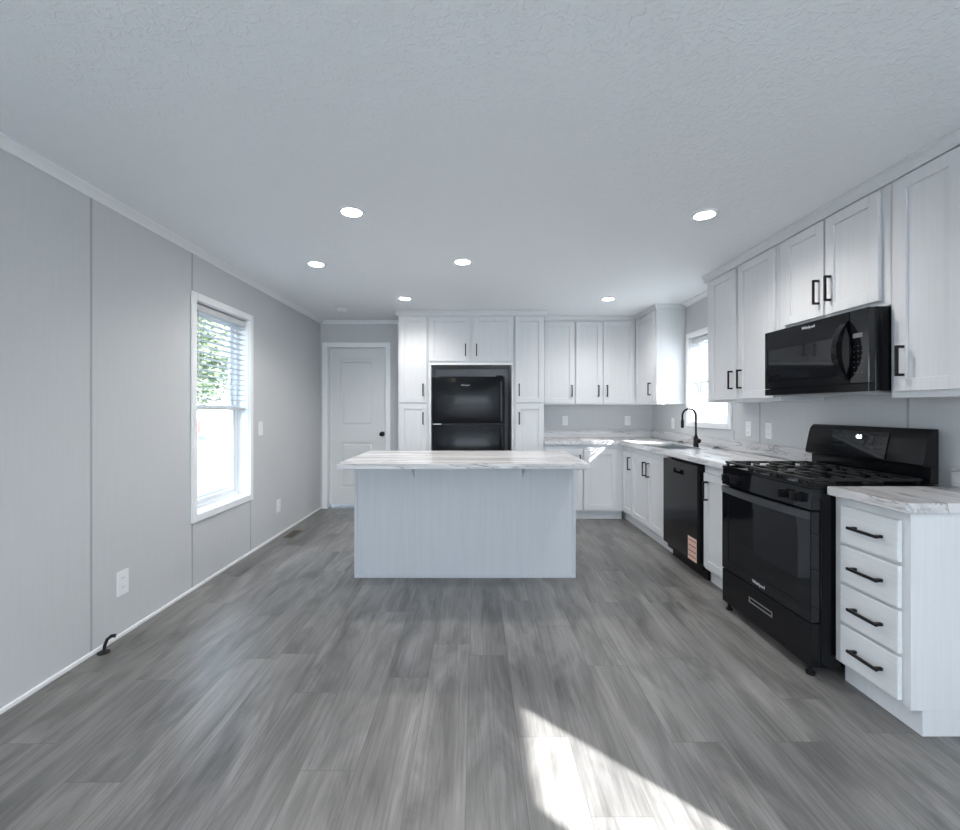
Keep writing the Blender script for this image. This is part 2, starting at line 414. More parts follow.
# ------------------------------------------------------------------ windows
def window(name, side, y0, y1, z0, z1, label, mid=None, casing=0.05):
    """side: +1 right wall, -1 left wall, local frame: u = along wall (Y), d = depth outwards"""
    X = XR if side > 0 else XL
    xf = Matrix(((side, 0, 0, 0), (0, 1, 0, 0), (0, 0, 1, 0), (0, 0, 0, 1)))
    root = thing(name, label, None, (X, (y0 + y1) / 2, z0), kind='structure')
    h = (y1 - y0) / 2; H = z1 - z0; mid = (mid - z0) if mid else H * 0.5
    c = casing
    f = MB(xf)
    f.box(-0.016, -0.0005, -h - c, -h + 0.003, -c, H + c, 0.003).box(-0.016, -0.0005, h - 0.003, h + c, -c, H + c, 0.003)
    f.box(-0.016, -0.0005, -h + 0.003, h - 0.003, H - 0.003, H + c, 0.003).box(-0.016, -0.0005, -h + 0.003, h - 0.003, -c, 0.003, 0.003)
    f.build('window_casing', 'trim', root)
    j = MB(xf)
    j.box(0, 0.105, -h, -h + 0.008, 0, H).box(0, 0.105, h - 0.008, h, 0, H).box(0, 0.105, -h, h, H - 0.008, H).box(0, 0.105, -h, h, 0, 0.008)
    j.build('window_jamb', 'trim', root)
    fr = MB(xf); a = 0.038
    fr.box(0.09, WT + 0.01, -h + .002, -h + a, 0.002, H - .002, 0.003).box(0.09, WT + 0.01, h - a, h - .002, 0.002, H - .002, 0.003)
    fr.box(0.09, WT + 0.01, -h + a, h - a, H - a, H - .002).box(0.09, WT + 0.01, -h + a, h - a, 0.002, a)
    fr.build('window_frame', 'vinyl', root)
    for nm, d0, d1, za, zb in (('lower_sash', 0.098, 0.120, a, mid + 0.018), ('upper_sash', 0.122, 0.144, mid - 0.018, H - a)):
        b = 0.034
        q = MB(xf)
        q.box(d0, d1, -h + a, -h + a + b, za, zb, 0.002).box(d0, d1, h - a - b, h - a, za, zb, 0.002)
        q.box(d0, d1, -h + a + b, h - a - b, zb - b, zb, 0.002).box(d0, d1, -h + a + b, h - a - b, za, za + b, 0.002)
        so_ = q.build(nm, 'vinyl', root)
        MB(xf).box((d0 + d1) / 2 - 0.002, (d0 + d1) / 2 + 0.002, -h + a + b - .004, h - a - b + .004, za + b - .004, zb - b + .004).build('glass_pane', 'glass', so_)
    rot = (0, R(90), 0) if side > 0 else (0, R(-90), 0)
    portal(X + side * 0.17, (y0 + y1) / 2, (z0 + z1) / 2, z1 - z0, y1 - y0, rot)
    return root
W1 = window('window_1', -1, *HL[0], 'tall white-cased window in the left wall', mid=1.29)
W2 = window('window_2', 1, *HR[0], 'white-cased window over the kitchen sink', mid=1.56)
window('window_3', 1, *HR[1], 'window beside the viewer on the right wall')
window('window_4', -1, *HL[1], 'unseen window added behind the viewer on the left wall for daylight')  # this and the next two: unseen windows added to supply daylight
window('window_5', -1, *HL[2], 'unseen far rear window added on the left wall for daylight')
window('window_6', 1, *HR[2], 'unseen far rear window added on the right wall for daylight')
# unseen rear glazing, added and widened to bring daylight into the room
root = thing('window_7', 'unseen wide glazing added in the rear wall for daylight', None, (0.125, YR, 0.1), kind='structure')
f = MB()
for x in (-1.974, -0.69, 0.63, 1.914): f.box(x, x + 0.06, -0.10, -0.04, 0, 2.15)
f.box(-1.97, 1.97, -0.10, -0.04, 0, 0.06).box(-1.97, 1.97, -0.10, -0.04, 2.09, 2.15)
f.build('window_frame', 'vinyl', root)
MB().box(-1.93, 1.93, -0.072, -0.068, 0.06, 2.09).build('glass_pane', 'glass', root)
portal(0.125, YR - 0.17, 1.17, 3.95, 2.15, (R(90), 0, 0))

def blind(side, y0, y1, ztop, zbot, label, tilt=0.0, depth=0.045, sep=0.044, parts=True, name='window_blind'):
    X = XR if side > 0 else XL
    xf = Matrix(((side, 0, 0, 0), (0, 1, 0, 0), (0, 0, 1, 0), (0, 0, 0, 1)))
    root = thing(name, label, 'blind', (X + side * depth, (y0 + y1) / 2, zbot))
    h = (y1 - y0) / 2 - 0.014; T = ztop - zbot - 0.009
    MB(xf).box(-0.026, 0.026, -h, h, T - 0.045, T, 0.003).build('headrail', 'slat', root)
    MB(xf).box(-0.026, 0.026, -h, h, 0, 0.018, 0.003).build('bottom_rail', 'slat', root)
    n = int((T - 0.045 - 0.02 - 0.02) / sep)
    proto = None
    bulk = MB(xf)
    for i in range(n):
        z = T - 0.045 - 0.028 - i * sep
        if z < 0.03: break
        if parts:
            if proto is None:
                m_ = MB(xf); m_.prism([(-0.024, -0.0005), (0, 0.0015), (0.024, -0.0005), (0.024, -0.0030), (0, -0.001), (-0.024, -0.0030)], -h, h, 'y')
                proto = m_.build('slat', 'slat', root); o = proto
            else:
                o = proto.copy(); COL.objects.link(o); o.parent = root
            o.location = (0, 0, z); o.rotation_euler = (0, -side * tilt, 0)
        else:
            c, s_ = math.cos(tilt), math.sin(tilt)
            bulk.prism([(a * c - b * s_, z + a * s_ + b * c) for a, b in [(-0.024, 0), (0, .0015), (0.024, 0), (0.024, -.0025), (0, -.001), (-0.024, -.0025)]], -h, h, 'y')
    if not parts: bulk.build('slat', 'slat', root)
    for yy in (-h * 0.72, h * 0.72):
        for d in (-0.026, 0.026): MB(xf).box(d - 0.0007, d + 0.0007, yy - 0.0015, yy + 0.0015, 0.01, T - 0.04).build('ladder_cord', 'slat', root)
    m_ = MB(xf).tube([(-0.032, -h + 0.05, T - 0.04), (-0.032, -h + 0.05, max(0.05, T - 0.55))], 0.003, 6)
    m_.build('tilt_wand', 'slat', root)
    return root
blind(-1, HL[0][0], HL[0][1], 2.052, 1.275, 'white horizontal blind half lowered in the tall left window', tilt=R(-4))
blind(1, HR[0][0], HR[0][1], 2.022, 1.54, 'white horizontal blind half lowered in the window over the sink', tilt=R(9))
blind(1, HR[1][0], HR[1][1], 2.052, 0.36, 'white horizontal blind in the window beside the viewer', tilt=R(40), parts=False)

# ------------------------------------------------------------------ interior door
Yd = YB + 0.085
root = thing('door_1', 'white two-panel interior door with a round black knob', None, (-1.5375, YB, 0), kind='structure')
c = MB()
c.box(-0.4375, -0.374, -0.014, 0.0, 0, 2.135, 0.003).box(0.374, 0.4375, -0.014, 0.0, 0, 2.135, 0.003).box(-0.374, 0.374, -0.014, 0.0, 2.074, 2.135, 0.003)
c.build('door_casing', 'trim', root)
c = MB(); c.box(-0.3825, -0.374, 0, WT, 0, 2.08).box(0.374, 0.3825, 0, WT, 0, 2.08).box(-0.374, 0.374, 0, WT, 2.074, 2.08)
c.build('door_jamb', 'trim', root)
x0, x1, ya, yb, zb, zt = -0.371, 0.371, 0.080, 0.115, 0.035, 2.070
pz = [(0.25, 0.85), (1.06, 1.925)]; px0, px1 = -0.225, 0.195
px0, px1 = -0.228, 0.207
c = MB()
c.slab([x0, px0, px1, x1], [zb, pz[0][0], pz[0][1], pz[1][0], pz[1][1], zt],
       lambda u, v: not (px0 < u < px1 and any(a < v < b for a, b in pz)), ya, yb, 'y')
for a, b in pz:
    c.box(px0, px1, ya + 0.016, yb - 0.004, a, b)
    c.box(px0 + 0.035, px1 - 0.035, ya + 0.005, yb - 0.004, a + 0.030, b - 0.030, 0.008)
slab_ = c.build('door_panel', 'door', root)
c = MB(); c.lathe([(0.0, 0), (0.030, 0), (0.032, 0.004), (0.028, 0.008), (0.012, 0.010), (0.010, 0.030), (0.022, 0.036), (0.029, 0.048), (0.027, 0.060), (0.015, 0.068), (0.0, 0.069)], (0, 0, 0), 24)
c.xf = Matrix.Translation((0.315, ya, 0.955)) @ Matrix.Rotation(R(90), 4, 'X')
c.build('door_knob', 'blackmatte', slab_, smooth=True)

# ------------------------------------------------------------------ ceiling fixtures
def downlight():
    root = thing('recessed_downlight', 'x', 'ceiling light', (0, 0, ZC), group='recessed downlights in the ceiling')
    MB().lathe([(0.054, -0.001), (0.056, -0.006), (0.075, -0.004), (0.078, 0.0), (0.054, 0.0)], n=36).build('trim_ring', 'trim', root, smooth=True)
    MB().cyl((0, 0, -0.003), 0.0545, 0.004, n=36).build('lens', 'lamp', root)
    return root
DL = [(-0.714, 2.524, 'lit recessed downlight above the near left corner of the island'),
      (-1.247, 3.43, 'lit recessed downlight nearest the left wall'),
      (-0.104, 3.38, 'lit recessed downlight over the middle of the island, between the others'),
      (-0.726, 4.50, 'lit recessed downlight just in front of the left pantry cabinet'),
      (1.356, 4.52, 'lit recessed downlight in front of the back wall cabinets on the right'),
      (1.331, 2.563, 'lit recessed downlight closest to the microwave')]
proto = downlight()
DL += [(x, y, 'unseen recessed downlight added as fill behind the viewer, ' + t) for x, y, t in ((-0.9, 0.1, 'left side, nearest'), (1.2, 0.1, 'right side, nearest'), (-0.9, -1.9, 'left side, middle of the rear room'), (1.2, -1.9, 'right side, middle of the rear room'), (0.15, -3.9, 'close to the rear wall'))]  # extra unseen downlights, added to brighten the room from behind
for i, (x, y, lb) in enumerate(DL):
    o = proto if i == 0 else copy_tree(proto)
    o.location = (x, y, ZC); o['label'] = lb
    l = bpy.data.lights.new('downlight_lamp', 'SPOT'); l.energy = 6; l.spot_size = R(150); l.spot_blend = 0.7; l.color = (1.0, 0.95, 0.90); l.shadow_soft_size = 0.05
    lo = bpy.data.objects.new('downlight_lamp', l); COL.objects.link(lo); lo.parent = o; lo.location = (0, 0, -0.012)
r_ = thing('smoke_detector', 'round white smoke detector on the ceiling near the door', 'smoke detector', (-1.51, 4.97, ZC))
MB().lathe([(0.0, -0.038), (0.040, -0.038), (0.052, -0.030), (0.060, -0.014), (0.066, -0.010), (0.066, 0.0), (0.0, 0.0)], n=32).build('housing', 'plastic', r_, smooth=True)
MB().cyl((0.02, 0, -0.040), 0.009, 0.006).build('test_button', 'plastic', r_)

# ------------------------------------------------------------------ cabinets
def shaker(name, x0, x1, z0, z1, parent, mat='cab', rail=0.057, y=-0.02):
    m_ = MB(); t = -0.0005
    rail = min(rail, (x1 - x0) * 0.25)
    m_.box(x0, x0 + rail, y, t, z0, z1, 0.0015).box(x1 - rail, x1, y, t, z0, z1, 0.0015)
    m_.box(x0 + rail - .001, x1 - rail + .001, y, t, z1 - rail, z1, 0.0015).box(x0 + rail - .001, x1 - rail + .001, y, t, z0, z0 + rail, 0.0015)
    m_.box(x0 + rail - 0.002, x1 - rail + 0.002, y + 0.010, t, z0 + rail - 0.002, z1 - rail + 0.002)
    return m_.build(name, mat, parent)
def handle(parent, x, z, horiz=False, y=-0.02, ln=0.14):
    m_ = MB(); h = ln / 2; b = 0.006
    if horiz:
        m_.box(x - h, x + h, y - 0.036, y - 0.026, z - b, z + b, 0.001)
        for s in (-1, 1): m_.box(x + s * (h - 0.012) - b, x + s * (h - 0.012) + b, y - 0.027, y, z - b, z + b)
    else:
        m_.box(x - b, x + b, y - 0.036, y - 0.026, z - h, z + h, 0.001)
        for s in (-1, 1): m_.box(x - b, x + b, y - 0.027, y, z + s * (h - b) - b, z + s * (h - b) + b)
    return m_.build('handle', 'blackmatte', parent)
def cabinet(name, label, loc, rz, wdt, dep, z0, z1, doors, toe=0.0, toe_rec=0.045, cat='cabinet', group=None, bottom_lip=0.0):
    """local: x width (left to right seen from the front), y depth, front frame at y=0"""
    root = thing(name, label, cat, (loc[0], loc[1], 0 if toe or z0 < 0.2 else z0), rz, group)
    off = root.location.z
    m_ = MB(); m_.box(0.0008, wdt - 0.0008, 0, dep, z0 - off, z1 - off, 0.001)
    m_.build('carcass', 'cab', root)
    if toe:
        MB().box(0.001, wdt - 0.001, toe_rec, toe_rec + 0.018, 0, toe - 0.0005).build('toe_kick', 'cab', root)
        if toe > 0: MB().box(0.001, wdt - 0.001, toe_rec + .019, dep, 0, toe - .0005).build('base_plinth', 'cab', root)
    for (a, b, za, zb, hx, hz) in doors:
        d = shaker('door', a, b, za - off, zb - off, root)
        if hx is not None: handle(d, hx, hz - off)
    return root
UT, UB = 2.342, 1.332         # upper doors top, cabinet bottom
CT = 2.352
UH = 1.50                     # upper handle centre
YP = 5.07                     # pantry frame front
# --- pantry wall
cabinet('pantry_cabinet', 'tall narrow white pantry cabinet left of the refrigerator', (-0.896, YP), 0, 0.345, YB - YP - .001, 0.10, CT,
        [(0.021, 0.330, 1.355, UT, 0.290, UH), (0.021, 0.330, 0.115, 1.335, 0.290, 1.173)], toe=0.10)
cabinet('pantry_cabinet', 'tall narrow white pantry cabinet right of the refrigerator', (0.441, YP), 0, 0.343, YB - YP - .001, 0.10, CT,
        [(0.013, 0.337, 1.355, UT, 0.052, UH), (0.013, 0.337, 0.115, 1.335, 0.052, 1.173)], toe=0.10)
b_ = cabinet('bridge_cabinet', 'white two-door cabinet bridging above the refrigerator', (-0.550, YP), 0, 0.990, YB - YP - .001, 1.79, CT,
             [(0.012, 0.481, 1.832, UT, 0.430, 1.956), (0.527, 0.972, 1.832, UT, 0.556, 1.956)])
zz = b_.location.z
MB().box(0.001, 0.033, 0, YB - YP - .001, -zz, -0.001).build('side_panel', 'cab', b_)
MB().box(0.961, 0.989, 0, YB - YP - .001, -zz, -0.001).build('side_panel', 'cab', b_)
MB().box(0.02, 0.97, -0.012, -0.0005, -0.004, 0.020, 0.002).build('light_rail', 'trim', b_)
# --- back wall uppers
YU = 5.36
cabinet('wall_cabinet', 'white single-door wall cabinet beside the right pantry', (0.785, YU), 0, 0.420, YB - YU - .001, UB, CT,
        [(0.045, 0.409, 1.353, UT, 0.375, UH)], group=None)
cabinet('wall_cabinet', 'white two-door wall cabinet in the back right corner', (1.205, YU), 0, 1.059, YB - YU - .001, UB, CT,
        [(0.009, 0.325, 1.353, UT, 0.278, UH), (0.342, 0.720, 1.353, UT, 0.384, UH)])
# --- right wall uppers (local x = -Y)
XU = 1.97
cabinet('wall_cabinet', 'white single-door wall cabinet left of the sink window, with blind shadows on its side', (1.95, 5.359), RW, 0.609, XR - 1.95 - .001, UB, CT,
        [(0.045, 0.565, 1.353, UT, 0.500, UH)])
cabinet('wall_cabinet', 'white two-door wall cabinet between the sink window and the microwave', (XU, 3.742), RW, 0.887, XR - XU - .001, UB, CT,
        [(0.072, 0.434, 1.353, UT, 0.394, UH), (0.466, 0.857, 1.353, UT, 0.506, UH)])
cabinet('wall_cabinet', 'short white two-door cabinet directly above the microwave', (XU, 2.854), RW, 0.765, XR - XU - .001, 1.776, CT,
        [(0.060, 0.382, 1.805, UT, 0.350, 1.944), (0.396, 0.720, 1.805, UT, 0.434, 1.944)])
cabinet('wall_cabinet', 'tall white wall cabinet right of the microwave, above the drawers', (XU, 2.088), RW, 0.60, XR - XU - .001, UB, CT,
        [(0.034, 0.330, 1.362, UT, 0.080, UH)])
# --- cabinet crowns
def crown_run(n, pts, label):
    struct('trim_%d' % n, pts, 'cab_h', label)
zc0 = 2.353
cr = [(0.0, zc0), (-0.012, zc0), (-0.012, zc0 + 0.010), (-0.020, zc0 + 0.035), (-0.034, ZC - 0.012), (-0.034, ZC), (0.0, ZC)]
m_ = MB(); m_.prism([(YP + a, b) for a, b in cr], -0.930, 0.818, 'x'); m_.box(-0.908, -0.896, YP, YB, zc0, ZC); m_.box(0.784, 0.800, YP, YU - 0.03, zc0, ZC)
crown_run(20, m_, 'white crown along the top of the pantry and refrigerator cabinets')
m_ = MB(); m_.prism([(YU + a, b) for a, b in cr], 0.801, 1.95, 'x'); crown_run(21, m_, 'white crown above the back wall cabinets')
m_ = MB(); m_.prism([(1.95 + a * 0.8, b) for a, b in cr], 4.732, YU, 'y'); m_.prism([(4.75 + a * 0.5, b) for a, b in cr], 1.95, XR, 'x')
crown_run(22, m_, 'white crown round the corner wall cabinet')
m_ = MB(); m_.prism([(XU + a, b) for a, b in cr], 1.45, 3.772, 'y'); m_.prism([(3.742 - a, b) for a, b in cr], XU, XR, 'x')
crown_run(23, m_, 'white crown along the right wall cabinets')

# --- base cabinets
BT, DT, DB = 0.874, 0.812, 0.120
XF = 1.70
cabinet('base_cabinet', 'white base cabinet beside the right pantry, mostly behind the island', (0.785, YP), 0, 0.448, YB - YP - .001, 0.10, BT,
        [(0.030, 0.438, DB, DT, 0.405, 0.685)], toe=0.10, toe_rec=0.06)
cabinet('base_cabinet', 'white base cabinet on the back wall with a sun-striped door', (1.234, YP), 0, 0.465, YB - YP - .001, 0.10, BT,
        [(0.008, 0.377, DB, DT, None, 0)], toe=0.10, toe_rec=0.06)
cabinet('base_cabinet', 'white corner base cabinet with one narrow door', (XF, YB - .001), RW, 0.912, XR - XF - .001, 0.10, BT,
        [(0.612, 0.900, DB, DT, 0.868, 0.685)], toe=0.10)
cabinet('base_cabinet', 'white two-door sink base cabinet left of the dishwasher', (XF, 4.746), RW, 0.860, XR - XF - .001, 0.10, BT - 0.0,
        [(0.008, 0.424, DB, DT, 0.382, 0.685), (0.434, 0.800, DB, DT, 0.476, 0.685)], toe=0.10) if False else None
# sink base is an open box so that the bowl hangs inside it
root = thing('base_cabinet', 'white two-door sink base cabinet left of the dishwasher', 'cabinet', (XF, 4.746, 0), RW)
dep = XR - XF - .001; wd = 0.860
m_ = MB(); m_.box(0.001, 0.018, 0.019, dep, 0.10, BT).box(wd - 0.018, wd - 0.001, 0.019, dep, 0.10, BT).box(0.018, wd - 0.018, dep - 0.012, dep, 0.10, BT)
m_.box(0.018, wd - 0.018, 0.019, dep - 0.012, 0.10, 0.116).box(0.001, wd - 0.001, 0, 0.0185, 0.10, BT, 0.001)
m_.build('carcass', 'cab', root)
MB().box(0.001, wd - 0.001, 0.045, 0.063, 0, 0.0995).build('toe_kick', 'cab', root)
for (a, b, hx) in ((0.012, 0.424, 0.382), (0.436, 0.800, 0.476)):
    handle(shaker('door', a, b, DB, DT, root), hx, 0.685)
cabinet('base_cabinet', 'narrow white base cabinet between the dishwasher and the range', (XF, 3.268), RW, 0.410, XR - XF - .001, 0.10, BT,
        [(0.020, 0.390, DB, DT, 0.075, 0.685)], toe=0.10)
# drawer base
root = thing('drawer_cabinet', 'white four-drawer base cabinet at the near end, right of the range', 'cabinet', (XF, 2.080, 0), RW)
wd = 0.360
MB().box(0.001, wd, 0, dep, 0.10, BT, 0.001).build('carcass', 'cab', root)
MB().box(0.001, wd, 0.045, dep, 0, 0.0995).build('toe_kick', 'cab', root)
for (za, zb) in ((0.668, 0.836), (0.487, 0.655), (0.304, 0.474), (0.118, 0.291)):
    m_ = MB(); m_.box(0.048, 0.328, -0.020, -0.0005, za, zb, 0.004, 2)
    d = m_.build('drawer_front', 'cab_h', root)
    handle(d, 0.196, (za + zb) / 2, horiz=True, ln=0.148)

# ------------------------------------------------------------------ worktops
root = thing('countertop', 'L-shaped white marbled worktop along the back and right walls', 'worktop', (1.66, 5.03, 0.875))
def toW(mb): mb.xf = Matrix.Translation((-1.66, -5.03, -0.875)); return mb
SX0, SX1, SY0, SY1 = 1.735, 2.060, 3.99, 4.60
us = sorted({0.786, 1.66, SX0, SX1, XR - .001}); vs = sorted({2.853, SY0, SY1, 5.03, YB - .001})
toW(MB()).slab(us, vs, lambda u, v: (u > 1.66 or v > 5.03) and not (SX0 < u < SX1 and SY0 < v < SY1), 0.875, 0.915, 'z').build('worktop', 'marble_y', root)
toW(MB()).box(0.786, XR - .021, YB - 0.020, YB - .001, 0.9155, 1.008, 0.002).build('backsplash', 'marble_x', root)
toW(MB()).box(XR - 0.020, XR - .001, 2.853, YB - .001, 0.9155, 1.008, 0.002).build('backsplash', 'marble_y2', root)
root = thing('countertop', 'short white marbled worktop on the drawer cabinet at the right edge', 'worktop', (1.66, 1.700, 0.875))
MB().box(0, XR - 1.66 - .001, 0, 0.382, 0, 0.040, 0.004, 2).build('worktop', 'marble_y2', root)
MB().box(XR - 1.66 - .020, XR - 1.66 - .001, 0, 0.382, 0.0405, 0.133, 0.002).build('backsplash', 'marble_y2', root)

# ------------------------------------------------------------------ island
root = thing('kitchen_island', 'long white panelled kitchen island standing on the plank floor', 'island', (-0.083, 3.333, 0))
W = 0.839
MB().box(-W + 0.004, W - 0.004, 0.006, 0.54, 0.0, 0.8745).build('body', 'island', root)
MB().box(-W, -W + 0.026, 0, 0.0055, 0, 0.874, 0.001).build('corner_trim', 'island', root); MB().box(W - 0.026, W, 0, 0.0055, 0, 0.874, 0.001).build('corner_trim', 'island', root)
MB().box(-W + 0.0262, W - 0.0262, 0.0, 0.0055, 0, 0.020, 0.001).build('base_trim', 'island', root)
for bx in (-0.466 + 0.083, 0.352 + 0.083):
    m_ = MB()
    m_.box(bx - 0.016, bx + 0.016, -0.235, 0.0055, 0.870, 0.8745)
    m_.box(bx - 0.016, bx + 0.016, 0.0005, 0.0055, 0.752, 0.870)
    m_.prism([(-0.20, 0.870), (0.0005, 0.870), (0.0005, 0.755), (-0.012, 0.755)], bx - 0.002, bx + 0.002, 'x')
    m_.build('bracket', 'bracket', root)
for i, a in enumerate((-0.82, -0.41, 0.0, 0.41)):   # doors on the kitchen side
    pass
tp = MB(); tp.box(-0.853, 0.853, 0, 0.925, 0, 0.038, 0.004, 2)
it = tp.build('countertop', 'marble_x'); it.location = (-0.083, 2.947, 0.8755)
tag(it, 'long white marbled worktop overhanging the front of the island', 'worktop')

# ------------------------------------------------------------------ refrigerator
root = thing('refrigerator', 'glossy black top-freezer refrigerator in the cabinet recess', 'refrigerator', (-0.508, 5.075, 0))
FW = 0.84
MB().box(0, FW, 0.062, 0.56, 0.03, 1.645, 0.004).build('body', 'fridge', root)
fd = MB().box(0, FW, 0, 0.058, 1.110, 1.655, 0.010, 3).build('freezer_door', 'fridge', root, smooth=True)
rd = MB().box(0, FW, 0, 0.058, 0.10, 1.100, 0.010, 3).build('refrigerator_door', 'fridge', root, smooth=True)
MB().box(0.01, FW - 0.01, 0.03, 0.062, 0.03, 0.095).build('base_grille', 'blackmatte', root)
MB().box(0.012, 0.105, -0.004, 0.03, 1.1015, 1.1085, 0.001).build('hinge', 'steel', root)
MB().box(FW - 0.055, FW - 0.030, -0.045, -0.030, 1.14, 1.60, 0.005, 2).box(FW - 0.052, FW - 0.033, -0.031, 0.0, 1.14, 1.165).box(FW - 0.052, FW - 0.033, -0.031, 0.0, 1.575, 1.60).build('handle', 'fridge', fd)
MB().box(FW - 0.055, FW - 0.030, -0.045, -0.030, 0.50, 1.07, 0.005, 2).box(FW - 0.052, FW - 0.033, -0.031, 0.0, 0.50, 0.525).box(FW - 0.052, FW - 0.033, -0.031, 0.0, 1.045, 1.07).build('handle', 'fridge', rd)
text_mb('Whirlpool', 0.024, (0.385, -0.001, 1.555)).build('logo', 'logo', fd)
MB().box(FW - 0.10, FW - 0.02, 0.0, 0.05, 1.656, 1.668, 0.002).build('hinge_cover', 'blackmatte', root)
for i, x in enumerate((0.06, FW - 0.06)): MB().cyl((x, 0.10, 0.015), 0.02, 0.03).build('foot', 'blackmatte', root)

# ------------------------------------------------------------------ dishwasher
root = thing('dishwasher', 'black dishwasher with a sticker, under the worktop beside the sink', 'dishwasher', (1.70, 3.880, 0), RW)
DWd = 0.606
MB().box(0.006, DWd - 0.004, 0.02, 0.54, 0.11, 0.865).build('body', 'blackmatte', root)
dd = MB()
# door front with a pocket grip cut out
dd.slab([0.004, 0.205, 0.385, DWd - 0.004], [0.125, 0.755, 0.790, 0.853], lambda u, v: not (0.205 < u < 0.385 and 0.755 < v < 0.790), -0.050, -0.010, 'y', bev=0.003)
dd.box(0.006, DWd - 0.006, -0.010, 0.019, 0.125, 0.853)
dd = dd.build('door', 'black', root)
MB().box(0.260, 0.330, -0.056, -0.0115, 0.772, 0.789, 0.004).build('pocket_handle', 'black', dd)
m_ = MB()
for i in range(8): m_.box(0.36 + i * 0.024, 0.374 + i * 0.024, -0.0508, -0.0502, 0.812, 0.816)
m_.build('control_legend', 'greyprint', dd)
MB().box(0.015, DWd - 0.008, 0.03, 0.045, 0.0, 0.109).box(0.008, DWd - 0.006, -0.012, 0.028, 0.075, 0.118).build('toe_panel', 'blackmatte', root)
MB().box(0.455, 0.590, -0.0506, -0.0501, 0.125, 0.300).build('sticker', 'sticker', dd)
m_ = MB(); 
for i in range(4): m_.box(0.465, 0.580, -0.0511, -0.0507, 0.150 + i * 0.040, 0.158 + i * 0.040)
m_.build('sticker_text', 'sticker_dark', dd)

# ------------------------------------------------------------------ gas range
root = thing('gas_range', 'black freestanding gas range with cast grates', 'range', (1.64, 2.850, 0), RW)
G = 0.757
MB().box(0.002, G, 0.0, 0.565, 0.045, 0.900, 0.003).build('body', 'black', root)
m_ = MB(); m_.slab([0.0, 0.010, G - 0.008, G + 0.002], [-0.045, -0.037, 0.52, 0.566], lambda u, v: not (0.01 < u < G - 0.008 and -0.037 < v < 0.52), 0.9005, 0.916, 'z', bev=0.002)
m_.box(0.009, G - 0.007, -0.038, 0.521, 0.9005, 0.906)
m_.build('cooktop', 'black', root)
# control panel, slightly raked
m_ = MB(); m_.prism([(-0.0005, 0.797), (-0.048, 0.797), (-0.042, 0.899), (-0.0005, 0.899)], 0.001, G + .001, 'x', 0.002)
cpn = m_.build('control_panel', 'blackglass', root)
for kx in (0.075, 0.165, 0.585, 0.675):
    m_ = MB(); m_.cyl((kx, -0.055, 0.848), 0.024, 0.020, 'y', 24, bev=0.003)
    m_.box(kx - 0.007, kx + 0.007, -0.090, -0.062, 0.826, 0.870, 0.003)
    m_.build('knob', 'blackmatte', cpn, smooth=True)
# oven door
m_ = MB(); m_.slab([0.002, 0.070, G - 0.070, G], [0.262, 0.330, 0.700, 0.790], lambda u, v: not (0.07 < u < G - 0.07 and 0.33 < v < 0.70), -0.048, -0.004, 'y', bev=0.003)
od = m_.build('oven_door', 'blackglass', root)
MB().box(0.068, G - 0.068, -0.044, -0.010, 0.328, 0.702).build('door_window', 'blackglass', od)
# bowed handle band across the top of the door
m_ = MB(); n = 16
ptsf = []
for i in range(n + 1):
    u = i / n; ptsf.append((0.004 + u * (G - 0.006), -0.052 - 0.030 * math.sin(math.pi * u) ** 0.6))
bt = [(p[0], min(-0.0485, p[1] + 0.016)) for p in ptsf[::-1]]
m_.prism(ptsf + bt, 0.752, 0.789, 'z')
m_.build('handle', nmat('satin_dark_grey_metal', (0.035, 0.036, 0.04), 0.3, spec=0.5), od)
text_mb('Whirlpool', 0.026, (0.37, -0.0488, 0.292)).build('logo', 'logo', od)
sd = MB().box(0.002, G, -0.046, -0.002, 0.048, 0.256, 0.004, 2).build('storage_drawer', 'black', root)
MB().box(0.285, 0.485, -0.050, -0.0465, 0.158, 0.164).box(0.285, 0.485, -0.050, -0.0465, 0.182, 0.187).box(0.285, 0.291, -0.050, -0.0465, 0.164, 0.182).box(0.479, 0.485, -0.050, -0.0465, 0.164, 0.182).build('drawer_pull', 'greylabel', sd)
for x in (0.04, G - 0.035):
    for y in (-0.022, 0.52):
        MB().lathe([(0.0, 0), (0.020, 0), (0.020, 0.012), (0.010, 0.018), (0.010, 0.046), (0.0, 0.046)], (x, y - 0.0, 0), 16).build('foot', 'blackmatte', root)
# backguard
prof = [(0.487, 1.010), (0.496, 1.06), (0.512, 1.135), (0.520, 1.160), (0.532, 1.176), (0.545, 1.184), (0.568, 1.184), (0.568, 0.919), (0.530, 0.919), (0.530, 1.000), (0.495, 1.000)]
m_ = MB(); m_.prism(prof, 0.004, G - 0.004, 'x', 0.003)
bgd = m_.build('backguard', 'black', root)
m_ = MB(); m_.prism([(a - 0.004 if a < 0.53 else a, b) for a, b in [(0.487, 1.02), (0.512, 1.135), (0.519, 1.157), (0.535, 1.157), (0.535, 1.02)]], 0.20, 0.56, 'x')
pan = m_.build('control_display', 'blackglass', root)
def guard_y(z): return 0.487 + (z - 1.02) / (1.135 - 1.02) * 0.025 - 0.0055
t_ = text_mb('4:6', 0.030, (0, 0, 0), extr=0.0008)
t_.xf = Matrix.Translation((0.385, guard_y(1.125), 1.125)) @ Matrix.Rotation(-0.21, 4, 'X'); t_.build('clock_digits', 'digits', pan)
for i in range(5):
    for j in range(3):
        for ox in (0.215, 0.445):
            z = 1.065 + j * 0.026; y = guard_y(z); MB().box(ox + i * 0.022, ox + i * 0.022 + 0.009, y - 0.0004, y + 0.002, z, z + 0.005).build('button', 'greyprint', pan)
